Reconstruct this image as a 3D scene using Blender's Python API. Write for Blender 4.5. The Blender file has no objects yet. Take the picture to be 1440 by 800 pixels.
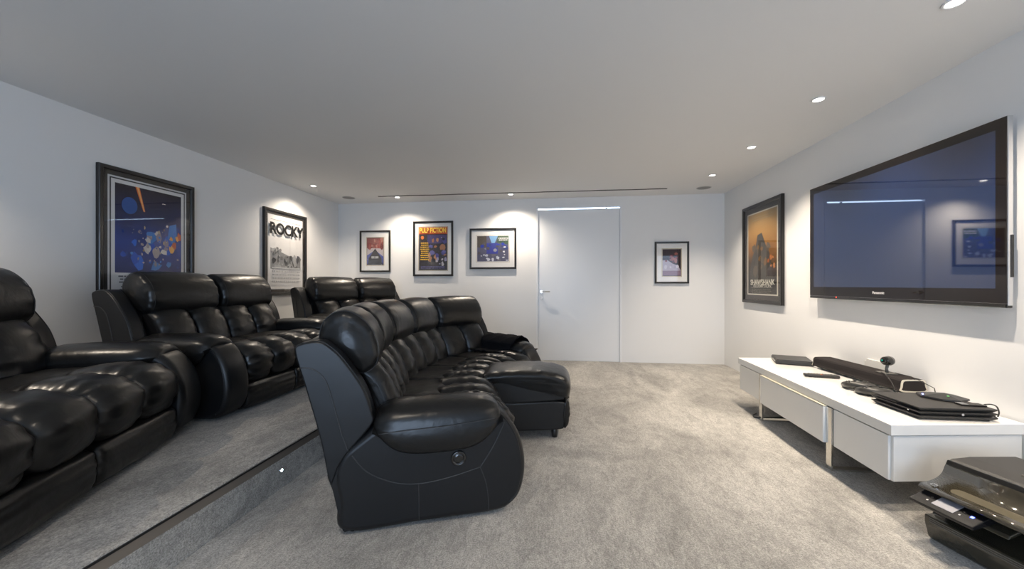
import bpy, bmesh, math, random
from mathutils import Vector, Matrix
scene = bpy.context.scene
COL = scene.collection
R = math.radians

# ---------------------------------------------------------------- camera
cd = bpy.data.cameras.new('camera'); cam = bpy.data.objects.new('camera', cd); COL.objects.link(cam)
cam.location = (0, 0, 1.10); cam.rotation_euler = (R(90), 0, R(7))
cd.sensor_width = 36.0; cd.lens = 36.0 * 535.0 / 1440.0; cd.clip_start = .02
scene.camera = cam
# ---------------------------------------------------------------- world, daylight, exposure
w = bpy.data.worlds.new('daylight'); scene.world = w; w.use_nodes = True
bg = w.node_tree.nodes['Background']; bg.inputs[0].default_value = (.58, .75, 1.0, 1); bg.inputs[1].default_value = 7.4
vs = scene.view_settings
vs.view_transform = 'Standard'; vs.look = 'None'; vs.gamma = 1; vs.use_curve_mapping = False; vs.exposure = 0.0
scene.display_settings.display_device = 'sRGB'
# the big glazed opening behind the camera lets the sky in (portal only guides sampling)
pl = bpy.data.lights.new('window_portal', 'AREA'); pl.shape = 'RECTANGLE'; pl.size = 2.4; pl.size_y = 2.1
pl.cycles.is_portal = True
po = bpy.data.objects.new('window_portal', pl); COL.objects.link(po)
po.location = (0, -2.62, 1.08); po.rotation_euler = (R(90), 0, 0)
SPOT_W = 70.0
SPOT_COL = (1.0, .86, .70)

# room extents
XL, XR, YB, YR, ZC = -3.40, 2.26, 5.54, -2.60, 2.35
PZ, PX = .21, -1.49                      # raised platform: height, front edge

# ---------------------------------------------------------------- materials
def nm(name, base=(.8, .8, .8), rough=.5, metal=0, spec=.5, coat=0, emit=None, es=0):
    m = bpy.data.materials.new(name); m.use_nodes = True
    b = m.node_tree.nodes['Principled BSDF']
    b.inputs['Base Color'].default_value = (*base, 1); b.inputs['Roughness'].default_value = rough
    b.inputs['Metallic'].default_value = metal; b.inputs['Specular IOR Level'].default_value = spec
    b.inputs['Coat Weight'].default_value = coat
    if emit:
        b.inputs['Emission Color'].default_value = (*emit, 1); b.inputs['Emission Strength'].default_value = es
    return m
def nd(m, t, **k):
    n = m.node_tree.nodes.new(t)
    for a, v in k.items(): setattr(n, a, v)
    return n
def lk(m, a, b): m.node_tree.links.new(a, b)
def tex_noise(m, scale, detail=4, rough=.55, stretch=None, dist=0):
    tc = nd(m, 'ShaderNodeTexCoord'); mp = nd(m, 'ShaderNodeMapping'); n = nd(m, 'ShaderNodeTexNoise')
    n.inputs['Scale'].default_value = scale; n.inputs['Detail'].default_value = detail
    n.inputs['Roughness'].default_value = rough; n.inputs['Distortion'].default_value = dist
    if stretch: mp.inputs['Scale'].default_value = stretch
    lk(m, tc.outputs['Object'], mp.inputs['Vector']); lk(m, mp.outputs[0], n.inputs['Vector'])
    return n
def bump(m, height, strength, dist=.01, prev=None):
    b = nd(m, 'ShaderNodeBump'); b.inputs['Strength'].default_value = strength; b.inputs['Distance'].default_value = dist
    lk(m, height, b.inputs['Height'])
    if prev is not None: lk(m, prev, b.inputs['Normal'])
    return b.outputs[0]
def setn(m, out): lk(m, out, m.node_tree.nodes['Principled BSDF'].inputs['Normal'])
def ramp(m, fac, stops):
    r = nd(m, 'ShaderNodeValToRGB'); e = r.color_ramp.elements
    while len(e) < len(stops): e.new(.5)
    for i, (p, c) in enumerate(stops): e[i].position = p; e[i].color = (*c, 1)
    lk(m, fac, r.inputs[0]); return r.outputs[0]

def m_paint(name, col):
    m = nm(name, col, .6, spec=.3); n = tex_noise(m, 180, 2); setn(m, bump(m, n.outputs[0], .05, .002)); return m
WALL = m_paint('wall_paint', (.80, .80, .795)); CEIL = m_paint('ceiling_paint', (.78, .78, .775))
def m_leather():
    m = nm('black_leather', (.008, .0078, .0076), .32, spec=.45)
    a = tex_noise(m, 7, 3, .5, (1, 1, 1), 1.2); g = tex_noise(m, 320, 2, .5); c = tex_noise(m, 28, 4, .6, (1, 1, .45), .8)
    n1 = bump(m, a.outputs[0], .12, .03); n2 = bump(m, c.outputs[0], .07, .006, n1); n3 = bump(m, g.outputs[0], .06, .0008, n2)
    setn(m, n3)
    rr = ramp(m, c.outputs[0], [(.25, (.28,)*3), (.75, (.34,)*3)]); lk(m, rr, m.node_tree.nodes['Principled BSDF'].inputs['Roughness'])
    return m
LEATHER = m_leather()
def m_panel():
    m = nm('smooth_black_leather', (.008, .0085, .0095), .36, spec=.42)
    a = tex_noise(m, 5, 2, .5); g = tex_noise(m, 300, 2, .5)
    setn(m, bump(m, g.outputs[0], .12, .001, bump(m, a.outputs[0], .12, .02))); return m
LEATHER2 = m_panel()
SEAM = nm('seam_thread', (.03, .03, .032), .45)
DARKGAP = nm('dark_gap', (.004, .004, .004), .8)
def m_carpet():
    m = nm('grey_carpet', (.35, .34, .32), .95, spec=.1)
    big = tex_noise(m, 1.3, 5, .6, (1, .75, 1), 1.1); med = tex_noise(m, 6, 5, .7, (1.6, .7, 1), 1.4); fine = tex_noise(m, 150, 3, .75); mid = tex_noise(m, 38, 4, .75, (1.8, .8, 1), .5)
    def mul(a, b, f):
        x = nd(m, 'ShaderNodeMix'); x.data_type = 'RGBA'; x.blend_type = 'MULTIPLY'; x.inputs[0].default_value = f
        lk(m, a, x.inputs[6]); lk(m, b, x.inputs[7]); return x.outputs[2]
    c = ramp(m, big.outputs[0], [(.36, (.36, .345, .315)), (.5, (.49, .468, .428)), (.62, (.60, .574, .525))])
    c = mul(c, ramp(m, med.outputs[0], [(.36, (.68,)*3), (.58, (1, 1, 1))]), .75)
    c = mul(c, ramp(m, mid.outputs[0], [(.32, (.62,)*3), (.62, (1.08,)*3)]), .8)
    c = mul(c, ramp(m, fine.outputs[0], [(.32, (.38,)*3), (.66, (1.2,)*3)]), .9)
    lk(m, c, m.node_tree.nodes['Principled BSDF'].inputs['Base Color'])
    m.node_tree.nodes['Principled BSDF'].inputs['Sheen Weight'].default_value = .25
    n = bump(m, med.outputs[0], .25, .02); n = bump(m, mid.outputs[0], .5, .008, n); n = bump(m, fine.outputs[0], .8, .004, n); setn(m, n)
    return m
CARPET = m_carpet()
WHITE_GLOSS = nm('white_lacquer', (.80, .79, .76), .16, spec=.5, coat=.4)
DOORW = nm('white_door_paint', (.80, .81, .82), .30, spec=.45)
CHROME = nm('brushed_chrome', (.72, .70, .66), .17, 1)
BRONZE = nm('brown_metal_strip', (.30, .26, .22), .35, .6)
BLACKMETAL = nm('black_metal_edge', (.01, .01, .01), .3, .2)
BLACKP = nm('black_plastic', (.014, .0135, .013), .38)
BLACKG = nm('black_gloss_plastic', (.012, .011, .010), .08, coat=.6)
BLACKM = nm('matt_black_plastic', (.022, .021, .020), .55)
OLIVE = nm('glossy_smoked_plastic', (.040, .035, .024), .08, coat=.5)
GREYP = nm('grey_plastic', (.12, .115, .105), .5)
FABRIC = nm('speaker_cloth', (.026, .023, .023), .9, spec=.1)
_n = tex_noise(FABRIC, 600, 2); setn(FABRIC, bump(FABRIC, _n.outputs[0], .5, .002))
CREAM = nm('cream_trim', (.55, .52, .44), .4)
FRAMEB = nm('black_picture_frame', (.012, .010, .009), .32, coat=.2)
MATW = nm('white_mount_board', (.80, .79, .77), .8)
MATD = nm('dark_mount_board', (.045, .038, .033), .6)
SILVER = nm('silver_trim', (.75, .75, .76), .22, 1)
def m_throw():
    m = nm('black_knit_throw', (.006, .006, .008), .95, spec=.15)
    n = tex_noise(m, 190, 3, .7); setn(m, bump(m, n.outputs[0], .9, .006)); return m
THROW = m_throw()
def m_glass():
    m = bpy.data.materials.new('picture_glass'); m.use_nodes = True; t = m.node_tree; t.nodes.clear()
    o = nd(m, 'ShaderNodeOutputMaterial'); mx = nd(m, 'ShaderNodeMixShader'); tr = nd(m, 'ShaderNodeBsdfTransparent'); gl = nd(m, 'ShaderNodeBsdfGlossy')
    lw = nd(m, 'ShaderNodeLayerWeight'); pw = nd(m, 'ShaderNodeMath', operation='POWER'); pw.inputs[1].default_value = 5; lk(m, lw.outputs['Facing'], pw.inputs[0])
    fr = nd(m, 'ShaderNodeMath', operation='MULTIPLY_ADD'); fr.inputs[1].default_value = .94; fr.inputs[2].default_value = .06; lk(m, pw.outputs[0], fr.inputs[0]); lw.inputs[0].default_value = .5; gl.inputs['Roughness'].default_value = .01
    lk(m, fr.outputs[0], mx.inputs[0]); lk(m, tr.outputs[0], mx.inputs[1]); lk(m, gl.outputs[0], mx.inputs[2]); lk(m, mx.outputs[0], o.inputs[0]); return m
GLASS = m_glass()
_c = {}
def flat(col, rough=.6):
    k = tuple(round(x, 3) for x in col)
    if k not in _c: _c[k] = nm('print_ink', k, rough, spec=.2)
    return _c[k]

# ---------------------------------------------------------------- object helpers
def tag(o, label=None, cat=None, group=None, kind=None):
    if label: o['label'] = label
    if cat: o['category'] = cat
    if group: o['group'] = group
    if kind: o['kind'] = kind
    return o
def empty(name, loc=(0, 0, 0), rz=0, label=None, cat=None, group=None):
    o = bpy.data.objects.new(name, None); COL.objects.link(o); o.location = loc; o.rotation_euler = (0, 0, rz)
    o.empty_display_size = .1
    return tag(o, label, cat, group)
def link_mesh(name, me, mats, parent=None, loc=None):
    for m in (mats if isinstance(mats, (list, tuple)) else [mats]): me.materials.append(m)
    o = bpy.data.objects.new(name, me); COL.objects.link(o)
    if parent is not None: o.parent = parent
    if loc is not None: o.location = loc
    return o
def from_bm(name, bm, mats, parent=None, loc=None, smooth=False):
    bmesh.ops.recalc_face_normals(bm, faces=bm.faces[:])
    me = bpy.data.meshes.new(name); bm.to_mesh(me); bm.free()
    if smooth:
        for p in me.polygons: p.use_smooth = len(p.vertices) <= 4
    return link_mesh(name, me, mats, parent, loc)
def add_box(bm, a, b, bev=0, seg=2, mi=0):
    vs_ = [bm.verts.new((x, y, z)) for x in (a[0], b[0]) for y in (a[1], b[1]) for z in (a[2], b[2])]
    fs = [bm.faces.new([vs_[i] for i in f]) for f in ((0, 1, 3, 2), (4, 6, 7, 5), (0, 4, 5, 1), (2, 3, 7, 6), (0, 2, 6, 4), (1, 5, 7, 3))]
    for f in fs: f.material_index = mi
    if bev:
        es = list({e for f in fs for e in f.edges})
        bmesh.ops.bevel(bm, geom=es, offset=bev, segments=seg, affect='EDGES', profile=.5)
def box(name, a, b, mat, parent=None, bev=0, seg=2, loc=None):
    bm = bmesh.new(); add_box(bm, a, b, bev, seg); return from_bm(name, bm, mat, parent, loc)
def add_prism(bm, pts, axis, a, b, mi=0):
    """closed 2D polygon extruded from a to b along axis ('x': pts=(y,z), 'y': pts=(x,z), 'z': pts=(x,y))"""
    def P(p, t): return {'x': (t, p[0], p[1]), 'y': (p[0], t, p[1]), 'z': (p[0], p[1], t)}[axis]
    A = [bm.verts.new(P(p, a)) for p in pts]; B = [bm.verts.new(P(p, b)) for p in pts]
    n = len(pts); fs = [bm.faces.new(A), bm.faces.new(B[::-1])]
    for i in range(n): fs.append(bm.faces.new((A[i], A[(i+1) % n], B[(i+1) % n], B[i])))
    for f in fs: f.material_index = mi
    return fs
def prism(name, pts, axis, a, b, mat, parent=None, bev=0, loc=None):
    bm = bmesh.new(); add_prism(bm, pts, axis, a, b)
    if bev: bmesh.ops.bevel(bm, geom=bm.edges[:], offset=bev, segments=2, affect='EDGES', profile=.5)
    return from_bm(name, bm, mat, parent, loc)
def add_tube(bm, pts, r, seg=8, closed=False):
    P = [Vector(p) for p in pts]; n = len(P); rings = []
    up = Vector((0, 0, 1)); prevN = None
    for i, p in enumerate(P):
        if closed: t = P[(i+1) % n] - P[i-1]
        else: t = P[min(i+1, n-1)] - P[max(i-1, 0)]
        t.normalize()
        N = (prevN - t*prevN.dot(t)) if prevN is not None else t.orthogonal()
        if N.length < 1e-6: N = t.orthogonal()
        N.normalize(); prevN = N; Bn = t.cross(N)
        rr = r[i] if isinstance(r, (list, tuple)) else r
        rings.append([bm.verts.new(p + rr*(math.cos(2*math.pi*k/seg)*N + math.sin(2*math.pi*k/seg)*Bn)) for k in range(seg)])
    for i in range(n if closed else n-1):
        a, b = rings[i], rings[(i+1) % n]
        for k in range(seg): bm.faces.new((a[k], a[(k+1) % seg], b[(k+1) % seg], b[k]))
    if not closed: bm.faces.new(rings[0][::-1]); bm.faces.new(rings[-1])
def tube(name, pts, r, mat, parent=None, seg=8, closed=False, loc=None):
    bm = bmesh.new(); add_tube(bm, pts, r, seg, closed); return from_bm(name, bm, mat, parent, loc, True)
def add_lathe(bm, prof, c, axis='z', seg=24):
    """prof: (radius, height) list, revolved about axis through c"""
    rings = []
    for r, h in prof:
        ring = []
        for k in range(seg):
            a = 2*math.pi*k/seg; u, v = r*math.cos(a), r*math.sin(a)
            q = {'z': (u, v, h), 'x': (h, u, v), 'y': (u, h, v)}[axis]
            ring.append(bm.verts.new((c[0]+q[0], c[1]+q[1], c[2]+q[2])))
        rings.append(ring)
    for a, b in zip(rings, rings[1:]):
        for k in range(seg): bm.faces.new((a[k], a[(k+1) % seg], b[(k+1) % seg], b[k]))
    bm.faces.new(rings[0]); bm.faces.new(rings[-1][::-1])
def lathe(name, prof, c, mat, parent=None, axis='z', seg=24, loc=None):
    bm = bmesh.new(); add_lathe(bm, prof, c, axis, seg); return from_bm(name, bm, mat, parent, loc, True)
def crom(pts, n, closed=True):
    """Catmull-Rom resample to n evenly spaced points"""
    m = len(pts); dense = []
    rng = range(m) if closed else range(m-1)
    for i in rng:
        if closed: p = [pts[(i+k-1) % m] for k in range(4)]
        else: p = [pts[max(0, min(m-1, i+k-1))] for k in range(4)]
        for s in range(24):
            t = s/24
            dense.append(tuple(.5*((2*p[1][j]) + (-p[0][j]+p[2][j])*t + (2*p[0][j]-5*p[1][j]+4*p[2][j]-p[3][j])*t*t + (-p[0][j]+3*p[1][j]-3*p[2][j]+p[3][j])*t**3) for j in range(len(p[0]))))
    dense.append(dense[0] if closed else tuple(pts[-1]))
    L = [0]
    for a, b in zip(dense, dense[1:]): L.append(L[-1] + math.dist(a, b))
    out = []; j = 0; cnt = n if closed else n-1
    for i in range(n):
        t = L[-1]*i/cnt
        while j < len(L)-2 and L[j+1] < t: j += 1
        k = 0 if L[j+1] == L[j] else (t-L[j])/(L[j+1]-L[j])
        out.append(tuple(dense[j][q] + (dense[j+1][q]-dense[j][q])*k for q in range(len(dense[0]))))
    return out
def puff(name, prof, l0, l1, mapf, mat, parent=None, r=.05, rl=None, crown=0, wr=0, n=72, mid=8, seed=1, ends=5, resample=True, wlen=.06, dome=0):
    """stuffed shape: closed profile (p,q) swept from l0 to l1, drawn in towards both ends, with gathered puckers beside the end seams"""
    rl = rl or r; rng = random.Random(seed)
    P = crom(prof, n) if resample else list(prof); n = len(P)
    area = sum(P[i][0]*P[(i+1) % n][1]-P[(i+1) % n][0]*P[i][1] for i in range(n)); sg = 1 if area > 0 else -1
    N = []
    for i in range(n):
        a, b = P[i-1], P[(i+1) % n]; t = (b[0]-a[0], b[1]-a[1]); q = math.hypot(*t) or 1
        N.append((sg*t[1]/q, -sg*t[0]/q))
    W = l1-l0; rl = min(rl, W*.49)
    es = [(rl*(1-math.cos(k/ends*math.pi/2)), r*(1-math.sin(k/ends*math.pi/2))) for k in range(ends+1)]
    rings = [(l0+e, q) for e, q in es]
    for k in range(1, mid): rings.append((l0+rl+(W-2*rl)*k/mid, 0))
    rings += [(l1-e, q) for e, q in es[::-1]]
    hs = [(rng.uniform(.7, 1), rng.randint(n//16, n//5), rng.uniform(0, 6.28)) for _ in range(3)]
    def pucker(i, side): return sum(a*math.sin(2*math.pi*f*i/n+ph+side*2.1) for a, f, ph in hs)/2.2
    bm = bmesh.new(); V = []
    for l, ins in rings:
        e = min(l-l0, l1-l); side = 0 if l-l0 < l1-l else 1
        cr = crown*math.sin(math.pi*(l-l0)/W)
        ring = []
        for i in range(n):
            o = -ins + cr + (wr*math.exp(-((e-rl*.5)/wlen)**2)*pucker(i, side) if wr else 0)
            ring.append(bm.verts.new(mapf(P[i][0]+N[i][0]*o, l, P[i][1]+N[i][1]*o)))
        V.append(ring)
    for a, b in zip(V, V[1:]):
        for i in range(n): bm.faces.new((a[i], a[(i+1) % n], b[(i+1) % n], b[i]))
    if dome:      # softly bulging ends
        for ring, l, sg_ in ((V[0], l0, -1), (V[-1], l1, 1)):
            ins = rings[0][1]; Q = [(P[i][0]-N[i][0]*ins, P[i][1]-N[i][1]*ins) for i in range(n)]
            c = (sum(q[0] for q in Q)/n, sum(q[1] for q in Q)/n); prev = ring
            for k_ in (.88, .7, .48, .24):
                cur = [bm.verts.new(mapf(c[0]+(q[0]-c[0])*k_, l+sg_*dome*(1-k_*k_), c[1]+(q[1]-c[1])*k_)) for q in Q]
                for i in range(n): bm.faces.new((prev[i], prev[(i+1) % n], cur[(i+1) % n], cur[i]))
                prev = cur
            bm.faces.new(prev)
    else:
        bm.faces.new(V[0]); bm.faces.new(V[-1])
    return from_bm(name, bm, mat, parent, None, True)
def copy_tree(o, parent=None):
    c_ = o.copy(); COL.objects.link(c_); c_.parent = parent
    for ch in list(o.children): copy_tree(ch, c_)
    return c_
def text_obj(name, s, size, mat, parent, mtx, bold=0, depth=.0006, sx=1, align='CENTER'):
    cu = bpy.data.curves.new(name, 'FONT'); cu.body = s; cu.size = size; cu.align_x = align; cu.align_y = 'CENTER'
    cu.offset = bold; cu.extrude = depth; cu.space_character = 1.0
    t = bpy.data.objects.new(name, cu); COL.objects.link(t); bpy.context.view_layer.update()
    me = bpy.data.meshes.new_from_object(t.evaluated_get(bpy.context.evaluated_depsgraph_get()))
    bpy.data.objects.remove(t); bpy.data.curves.remove(cu)
    me.transform(mtx @ Matrix.Diagonal((sx, 1, 1, 1))); me.materials.clear()
    return link_mesh(name, me, mat, parent)

# ================================================================= THE ROOM
T = .10
def S(name, a, b, mat, label=None):
    o = box(name, a, b, mat); o['kind'] = 'structure'
    if label: o['label'] = label
    return o
S('floor', (XL-T, YR-T, -T), (XR+T, YB+T, 0), CARPET, 'pale grey deep pile carpet over the lower floor')
S('ceiling', (XL-T, YR-T, ZC), (XR+T, YB+T, ZC+T), CEIL, 'plain white plastered ceiling')
S('wall_left', (XL-T, YR-T, 0), (XL, YB+T, ZC), WALL, 'white wall behind the raised row of sofas')
S('wall_right', (XR, YR-T, 0), (XR+T, YB+T, ZC), WALL, 'white wall carrying the television')
# rear (far) wall with the door opening
DX0, DX1, DZ = -.325, .885, 2.225
bm = bmesh.new()
add_box(bm, (XL, YB, 0), (DX0, YB+.06, ZC)); add_box(bm, (DX1, YB, 0), (XR, YB+.06, ZC)); add_box(bm, (DX0, YB, DZ), (DX1, YB+.06, ZC))
o = from_bm('wall_back', bm, WALL); tag(o, 'white far wall with four small framed pictures and a door', kind='structure')
# wall behind the camera with its wide window
WX0, WX1, WZ0, WZ1 = -1.2, 1.2, .03, 2.13
bm = bmesh.new()
add_box(bm, (XL, YR-T, 0), (WX0, YR, ZC)); add_box(bm, (WX1, YR-T, 0), (XR, YR, ZC)); add_box(bm, (WX0, YR-T, 0), (WX1, YR, WZ0)); add_box(bm, (WX0, YR-T, WZ1), (WX1, YR, ZC))
o = from_bm('wall_front', bm, WALL); tag(o, 'white wall with the wide window opening', kind='structure')
bm = bmesh.new()
for x in (WX0, (WX0+WX1)/2-.02, WX1-.04): add_box(bm, (x, YR-.08, WZ0), (x+.04, YR-.02, WZ1))
for z in (WZ0, WZ1-.04): add_box(bm, (WX0+.04, YR-.08, z), (WX1-.04, YR-.02, z+.04))
o = from_bm('window_1', bm, nm('window_frame_paint', (.7, .7, .7), .4)); tag(o, 'white window frame in the wall facing the door', kind='structure')

# raised platform with its carpeted riser, metal strip and step light
o = box('raised_platform', (XL, YR, 0), (PX-.012, YB, PZ-.045), CARPET); o['kind'] = 'structure'; o['label'] = 'carpeted raised platform under the back row of sofas'
box('tread', (XL, YR, PZ-.045), (PX, YB, PZ), CARPET, o, .006)
box('riser', (PX-.012, YR, 0), (PX+.004, YB, PZ-.052), CARPET, o, .003)
o = box('trim_1', (PX-.012, YR, PZ-.052), (PX+.003, YB, PZ-.012), BRONZE); o['kind'] = 'structure'; o['label'] = 'brown metal strip set along the platform edge'
box('edge_bead', (PX-.004, YR, PZ-.012), (PX+.006, YB, PZ-.005), BLACKMETAL, o)
sl = empty('step_light', (PX+.004, 1.883, .10), 0, 'tiny glowing step light set in the platform riser', 'light')
lathe('bezel', [(.013, 0), (.013, .004), (.009, .006)], (0, 0, 0), SILVER, sl, 'x', 20)
lathe('lens', [(.009, .004), (.0085, .0065), (.004, .008)], (0, 0, 0), nm('step_led', (.9, .95, 1), .3, emit=(.75, .95, 1), es=6), sl, 'x', 16)

# ---- door
d = bpy.data.objects.new('door_1', None); COL.objects.link(d); d.location = (DX0, YB, 0); tag(d, 'tall flush white door in the far wall with a slim lever', kind='structure')
bm = bmesh.new(); w_, h_ = DX1-DX0, DZ
add_box(bm, (0.001, -.016, 0), (.026, .05, h_-.001), .002); add_box(bm, (w_-.026, -.016, 0), (w_-.001, .05, h_-.001), .002); add_box(bm, (.026, -.008, h_-.026), (w_-.026, .012, h_-.001), .002)
from_bm('door_frame', bm, DOORW, d)
leaf = box('door_leaf', (.0265, .004, .001), (w_-.0265, .034, h_-.041), DOORW, d, .002)
leaf2 = bmesh.new()
add_lathe(leaf2, [(.024, 0), (.024, -.008), (.02, -.01)], (.075, .004, .997), 'y', 24)
add_tube(leaf2, [(.075, -.004, .997), (.075, -.045, .997), (.082, -.052, .997), (.11, -.054, .997), (.20, -.054, .997)], .0085, 12)
from_bm('door_handle', leaf2, CHROME, d, smooth=True)
lathe('lock_escutcheon', [(.022, 0), (.022, -.007), (.018, -.009)], (.075, .004, .90), DOORW, d, 'y', 24)
box('closer_catch', (w_-.22, .006, h_-.046), (w_-.20, .02, h_-.028), GREYP, d)

# ================================================================= DOWNLIGHTS, GRILLES, SLOT
LAMP = nm('lamp_disc', (1, 1, 1), .5, emit=(1, .93, .82), es=14)
def m_bezel(): return nm('white_bezel', (.8, .8, .8), .35)
BEZ = m_bezel()
def downlight(x, y, label, group, power=1.0, size=150, aim=(0, 0)):
    t = empty('downlight', (x, y, ZC), 0, label, 'downlight', group)
    bm = bmesh.new()
    prof = [(.030, -.001), (.042, -.0005), (.044, -.003), (.042, -.006), (.034, -.007), (.030, -.004)]
    seg = 32; rings = [[bm.verts.new((r*math.cos(2*math.pi*k/seg), r*math.sin(2*math.pi*k/seg), h)) for k in range(seg)] for r, h in prof]
    for i in range(len(rings)):
        a, b = rings[i], rings[(i+1) % len(rings)]
        for k in range(seg): bm.faces.new((a[k], a[(k+1) % seg], b[(k+1) % seg], b[k]))
    from_bm('bezel', bm, BEZ, t, smooth=True)
    lathe('lamp', [(.0295, -.0005), (.029, -.003), (.018, -.0045)], (0, 0, 0), LAMP, t, 'z', 28)
    ld = bpy.data.lights.new('downlight_beam', 'SPOT'); ld.energy = SPOT_W*power; ld.color = SPOT_COL; ld.spot_size = R(size); ld.spot_blend = 1.0; ld.shadow_soft_size = .016
    lo = bpy.data.objects.new('downlight_beam', ld); COL.objects.link(lo); lo.parent = t; lo.location = (0, 0, -.03); lo.rotation_euler = (aim[0], aim[1], 0)
    return t
downlight(-3.08, 1.25, 'added unseen downlight above the sofa beside the bare stretch of wall', 'downlights of the sofa side', 1.2, 105)  # out-of-view lamp, added to light the raised sofas warmly from above
downlight(-.70, .45, 'added unseen downlight in the middle of the ceiling towards the window', 'added downlights towards the window', 1.0, 110)  # unseen lamp added for warm highlights on top of the sectional
RG = 'row of downlights along the television wall'
downlight(1.74, 4.59, 'recessed downlight near the corner ceiling speaker, over the far end of the console', RG, 1.75, 112)
downlight(1.74, 3.70, 'recessed downlight over the far half of the media console', RG, 1.75, 112)
downlight(1.74, 2.80, 'recessed downlight over the middle of the television', RG, 1.75, 112)
downlight(1.74, 1.91, 'recessed downlight over the printer end of the console', RG, 1.75, 112)
downlight(1.74, 1.02, 'recessed downlight next in the television row, beyond the printer', RG, 1.75, 112)
downlight(-3.08, 4.47, 'recessed downlight washing the wall above the black and white poster', 'downlights of the sofa side', .9, 140)
downlight(-2.29, 5.20, 'recessed downlight at the ceiling slot between the two portrait pictures', 'downlights before the far wall', .9, 140)
downlight(-.66, 5.22, 'recessed downlight at the ceiling slot beside the white door', 'downlights before the far wall', 1.2, 140)
def speaker(x, y, label):
    t = empty('ceiling_speaker', (x, y, ZC), 0, label, 'speaker', 'round ceiling speakers')
    lathe('rim', [(.088, 0), (.088, -.004), (.08, -.006), (.078, 0)], (0, 0, 0), nm('grille_rim', (.5, .5, .5), .5), t, 'z', 36)
    lathe('grille', [(.078, 0), (.077, -.004), (.05, -.005), (.01, -.0055)], (0, 0, 0), nm('grille_grey', (.28, .28, .28), .7), t, 'z', 36)
speaker(-3.0, 5.15, 'round grey ceiling speaker grille in the corner by the raised sofas')
speaker(1.86, 5.18, 'round grey ceiling speaker grille in the corner by the television wall')
bm = bmesh.new(); N_ = 60; a_, b_ = [], []
for i in range(N_+1):
    x = -2.54+3.94*i/N_; y = 5.125+.04*i/N_; wob = .006*math.sin(i*.62)+.003*math.sin(i*1.7)
    a_.append((x, y-.016+wob, ZC)); b_.append((x, y+.016+wob*.4, ZC))
for i in range(N_):
    lo = [bm.verts.new((p[0], p[1], p[2]-dz)) for p in (a_[i], a_[i+1], b_[i+1], b_[i]) for dz in (.0, .004)]
    bm.faces.new((lo[1], lo[3], lo[5], lo[7])); bm.faces.new((lo[0], lo[2], lo[3], lo[1])); bm.faces.new((lo[4], lo[6], lo[7], lo[5]))
bmesh.ops.remove_doubles(bm, verts=bm.verts[:], dist=1e-5)
o = from_bm('ceiling_slot', bm, nm('slot_dark', (.05, .05, .05), .7)); tag(o, 'long thin dark slot across the ceiling in front of the far wall', 'slot')

# ================================================================= SOFAS
HEAD = [(-.125, .84), (-.11, .925), (-.05, .975), (.025, .965), (.095, .90), (.13, .81), (.122, .725), (.07, .685), (-.01, .71), (-.085, .77)]
BACKC = [(.02, .72), (.09, .715), (.155, .65), (.20, .565), (.225, .48), (.22, .41), (.15, .38), (.05, .40), (-.01, .55)]
PAD_R = [(.12, .435), (.22, .448), (.36, .452), (.46, .446), (.485, .42), (.46, .37), (.30, .34), (.14, .36)]
ROLL = [(.44, .440), (.52, .463), (.62, .468), (.72, .452), (.795, .405), (.82, .345), (.805, .265), (.76, .215), (.66, .22), (.52, .30), (.44, .37)]
FOOT = [(.70, .195), (.775, .20), (.797, .17), (.80, .10), (.785, .045), (.75, .025), (.70, .03)]
BACKF = [(.10, .02), (.0, .02), (-.05, .22), (-.10, .44), (-.155, .66), (-.185, .80), (-.17, .845), (-.10, .85), (-.03, .78), (.05, .60), (.10, .40)]
ARM = [(.0, .012), (-.03, .15), (-.045, .27), (-.012, .36), (.06, .42), (.13, .47), (.19, .505), (.35, .51), (.55, .51), (.66, .505), (.735, .465), (.80, .36), (.825, .225), (.805, .105), (.755, .04), (.66, .012), (.33, .010)]
WING = [(-.058, .235), (-.098, .44), (-.155, .66), (-.195, .81), (-.178, .845), (-.10, .855), (-.05, .825), (.0, .77), (.08, .645), (.118, .53), (.118, .48), (.02, .365), (-.02, .305), (-.04, .25)]
def armpad_prof(flip):
    # section across the arm: (offset from outer face, height); hangs down the outer side
    p = [(-.010, .365), (-.038, .385), (-.046, .45), (-.028, .525), (.025, .560), (.10, .570), (.17, .558), (.213, .525), (.222, .475), (.20, .435), (.10, .45), (.005, .42)]
    return p
def unit_map(BL, BR, tL, tR, z0=0, org=(0, 0)):
    BL, BR = Vector(BL), Vector(BR); W = (BR-BL).length
    dL = Vector((math.cos(R(tL)), math.sin(R(tL)))); dR = Vector((math.cos(R(tR)), math.sin(R(tR)))); O = Vector(org)
    def f(dd, l, z):
        s = l/W
        p = (BL+dd*dL)*(1-s) + (BR+dd*dR)*s - O
        return (p.x, p.y, z+z0)
    return f, W
def seam(name, pts, f, l, parent, r=.0022, n=40, closed=False, mat=None):
    q = crom(pts, n, closed)
    return tube(name, [f(p[0], l, p[1]) for p in q], r, mat or SEAM, parent, 6, closed)
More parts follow.
